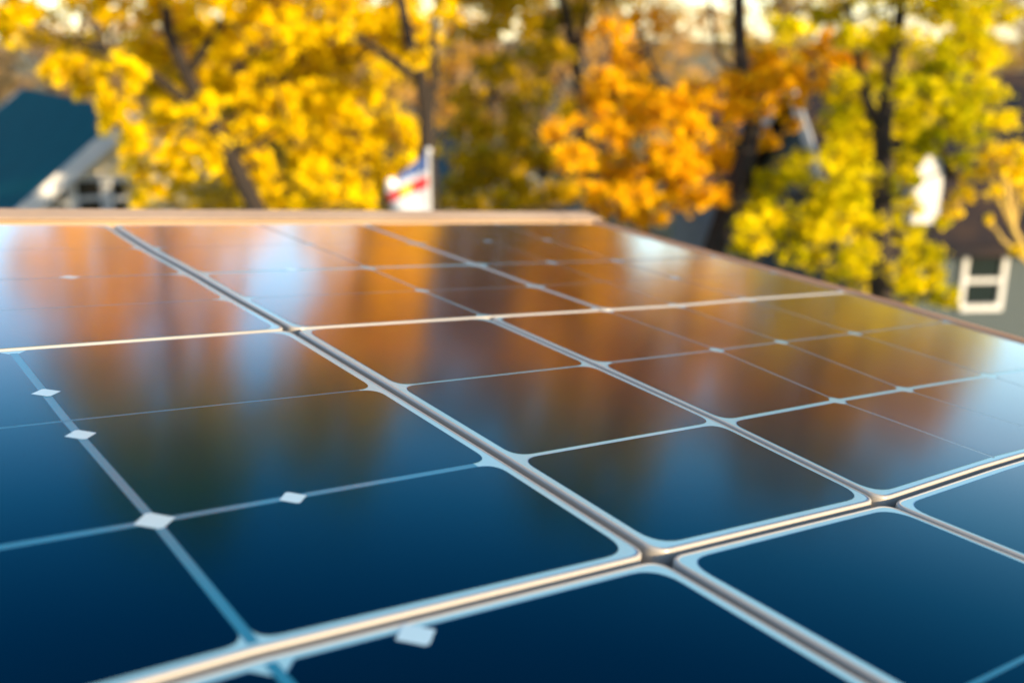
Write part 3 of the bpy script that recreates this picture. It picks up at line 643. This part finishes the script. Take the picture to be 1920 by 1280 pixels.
BG = [(0, -60, 30, 0.95, .3, 'tan brown tree behind the teal roof at the left edge'),
      (0, 110, 34, 1.0, 1.3, 'tan tree rising behind the ridge of the teal roof'),
      (2, 215, 27, 0.9, 2.1, 'thin nearly bare tan tree between the teal roof and the yellow tree trunk'),
      (0, 330, 36, 1.0, 2.9, 'brown tree far behind the trunk of the left yellow tree'),
      (3, 440, 24, 0.72, .9, 'olive tree low behind the left yellow tree'),
      (3, 470, 12.6, 0.74, 2.7, 'dark olive tree added close in front of the cream cottage to shade it'),  # this tree and the next are added to shade the cottage gable
      (3, 545, 12.7, 0.80, 3.9, 'dark olive tree added right of the cream cottage to shade it, low behind the yellow trees'),
      (1, 520, 29, 0.95, 4.0, 'russet tree in the gap between the two yellow trees'),
      (3, 590, 20, 0.72, 5.1, 'dark olive tree low in the gap between the two yellow trees'),
      (2, 640, 33, 0.95, 4.6, 'sparse tan tree behind the second yellow tree'),
      (0, 745, 31, 0.85, 0.2, 'tan tree behind the top of the flag'),
      (1, 850, 26, 0.85, 1.9, 'russet tree just right of the flagpole, behind the olive tree'),
      (2, 925, 34, 1.0, 3.0, 'sparse tall tan tree behind the olive green tree'),
      (1, 1020, 29, 0.9, 3.7, 'golden brown tree between the olive and the orange trees'),
      (2, 1130, 24, 0.95, 5.7, 'slender bare branched tree behind the left side of the orange tree'),
      (1, 1215, 31, 0.72, .5, 'russet tree behind the middle of the orange tree'),
      (3, 1450, 30, 1.02, 2.2, 'olive tree behind the fork between the orange and the yellow green trees'),
      (2, 1530, 36, 1.0, 4.3, 'sparse tan tree left of the yellow green tree top'),
      (0, 1640, 33, 0.85, 5.2, 'tan tree behind the trunk of the yellow green tree'),
      (3, 1760, 30, 0.80, 0.6, 'olive tree behind the crown of the yellow green tree'),
      (0, 1900, 38, 0.70, 3.3, 'low tan tree at the right edge behind the brown roof'),
      (1, 2010, 34, 0.75, 1.0, 'russet tree just past the right edge')]
for b_ in BG: place(*b_)
# far wood that reads as one mass along the horizon
cs = []; rs = []
for k in range(420):
    x = rnd.uniform(-75, 75); y = 75 + rnd.uniform(0, 22); cs.append((x, y, rnd.uniform(0.6, 6.2+1.8*math.sin(x*0.13)+1.2*math.sin(x*0.41)))); rs.append(rnd.uniform(1.0, 1.9))
fw = link('distant_woods', leaves_mesh('distant_woods', cs, rs, [90]*420, 0.42, TAN)); tag(fw, 'hazy tan band of far woodland along the horizon', 'woodland', kind='stuff')

# ------------------------------------------------------------------ flag on its pole
FD = 8.0
pt = px(803, 276, FD); base = Vector((pt.x, pt.y, 0))
fl = empty('flagpole', base); tag(fl, 'white flagpole beyond the far edge of the panels', 'flagpole')
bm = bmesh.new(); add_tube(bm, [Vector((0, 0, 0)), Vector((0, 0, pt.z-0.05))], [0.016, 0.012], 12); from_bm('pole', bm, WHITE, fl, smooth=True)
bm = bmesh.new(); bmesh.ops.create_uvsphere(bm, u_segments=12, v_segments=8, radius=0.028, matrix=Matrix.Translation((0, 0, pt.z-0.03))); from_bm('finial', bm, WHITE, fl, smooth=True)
def flag_point(s, t):
    """s: 0 at the pole .. 1 at the fly; t: 0 top .. 1 bottom. The cloth droops from its top corner."""
    top = Vector((800, 284)).lerp(Vector((722, 352)), s); bot = Vector((806, 440)).lerp(Vector((768, 432)), s)
    mid_x = -10*math.sin(math.pi*t)*s
    p = top.lerp(bot, t) + Vector((mid_x, 0))
    return px(p.x, p.y, FD - 0.03 + 0.05*math.sin(s*5.5+t*1.5)*(0.25+s) - 0.02*t) - base
NS, NTt = 28, 40
def fcol(s, t):
    yy = t + 0.10*(s)      # the stripes rise a little at the pole
    if t < 0.235*(1-s)**0.8: return 0
    if t < 0.295-0.14*s: return 1
    if t < 0.435-0.07*s: return 3 if ((s-0.55)/0.15)**2 + ((t-0.31)/0.065)**2 < 1 else 2
    return 1
FC = [mat('flag_blue', (0.004, 0.04, 0.18), 0.8, var=(0.006, 0.055, 0.22), scale=20), mat('flag_white', (0.34, 0.38, 0.42), 0.8), mat('flag_red', (0.34, 0.010, 0.015), 0.8), mat('flag_gold', (0.85, 0.38, 0.02), 0.8)]
bm = bmesh.new(); gv = [[bm.verts.new(flag_point(i/NS, j/NTt)) for j in range(NTt+1)] for i in range(NS+1)]
for i in range(NS):
    for j in range(NTt):
        f = bm.faces.new((gv[i][j], gv[i+1][j], gv[i+1][j+1], gv[i][j+1])); f.material_index = fcol((i+.5)/NS, (j+.5)/NTt); f.smooth = True
me = bpy.data.meshes.new('flag'); bm.to_mesh(me); bm.free()
for m_ in FC: me.materials.append(m_)
flag = link('flag', me); flag.location = base
sm = flag.modifiers.new('cloth', 'SOLIDIFY'); sm.thickness = 0.002
tag(flag, 'drooping blue, white and red flag with a gold emblem, hanging from the white pole', 'flag')
# white stars on the blue canton
bm = bmesh.new()
for s_, t_ in ((0.12, 0.06), (0.12, 0.13), (0.12, 0.19), (0.30, 0.05), (0.30, 0.12), (0.48, 0.07)):
    c_ = flag_point(s_, t_); vs5 = []
    for k in range(10):
        r_ = 0.013 if k % 2 == 0 else 0.0055; an = math.pi/2 + k*math.pi/5
        vs5.append(bm.verts.new(c_ + Vector((r_*math.cos(an), -0.012, r_*math.sin(an)))))
    bm.faces.new(vs5)
from_bm('stars', bm, FC[1], flag)
# white ball added at the fly corner to stand in for a bright glint
wp = px(734, 344, FD-0.08) - base
bm = bmesh.new(); bmesh.ops.create_uvsphere(bm, u_segments=20, v_segments=14, radius=0.042, matrix=Matrix.Translation(wp)); from_bm('glint_ball', bm, mat('glint_white', (0.85, 0.84, 0.82), 0.4), flag, smooth=True)
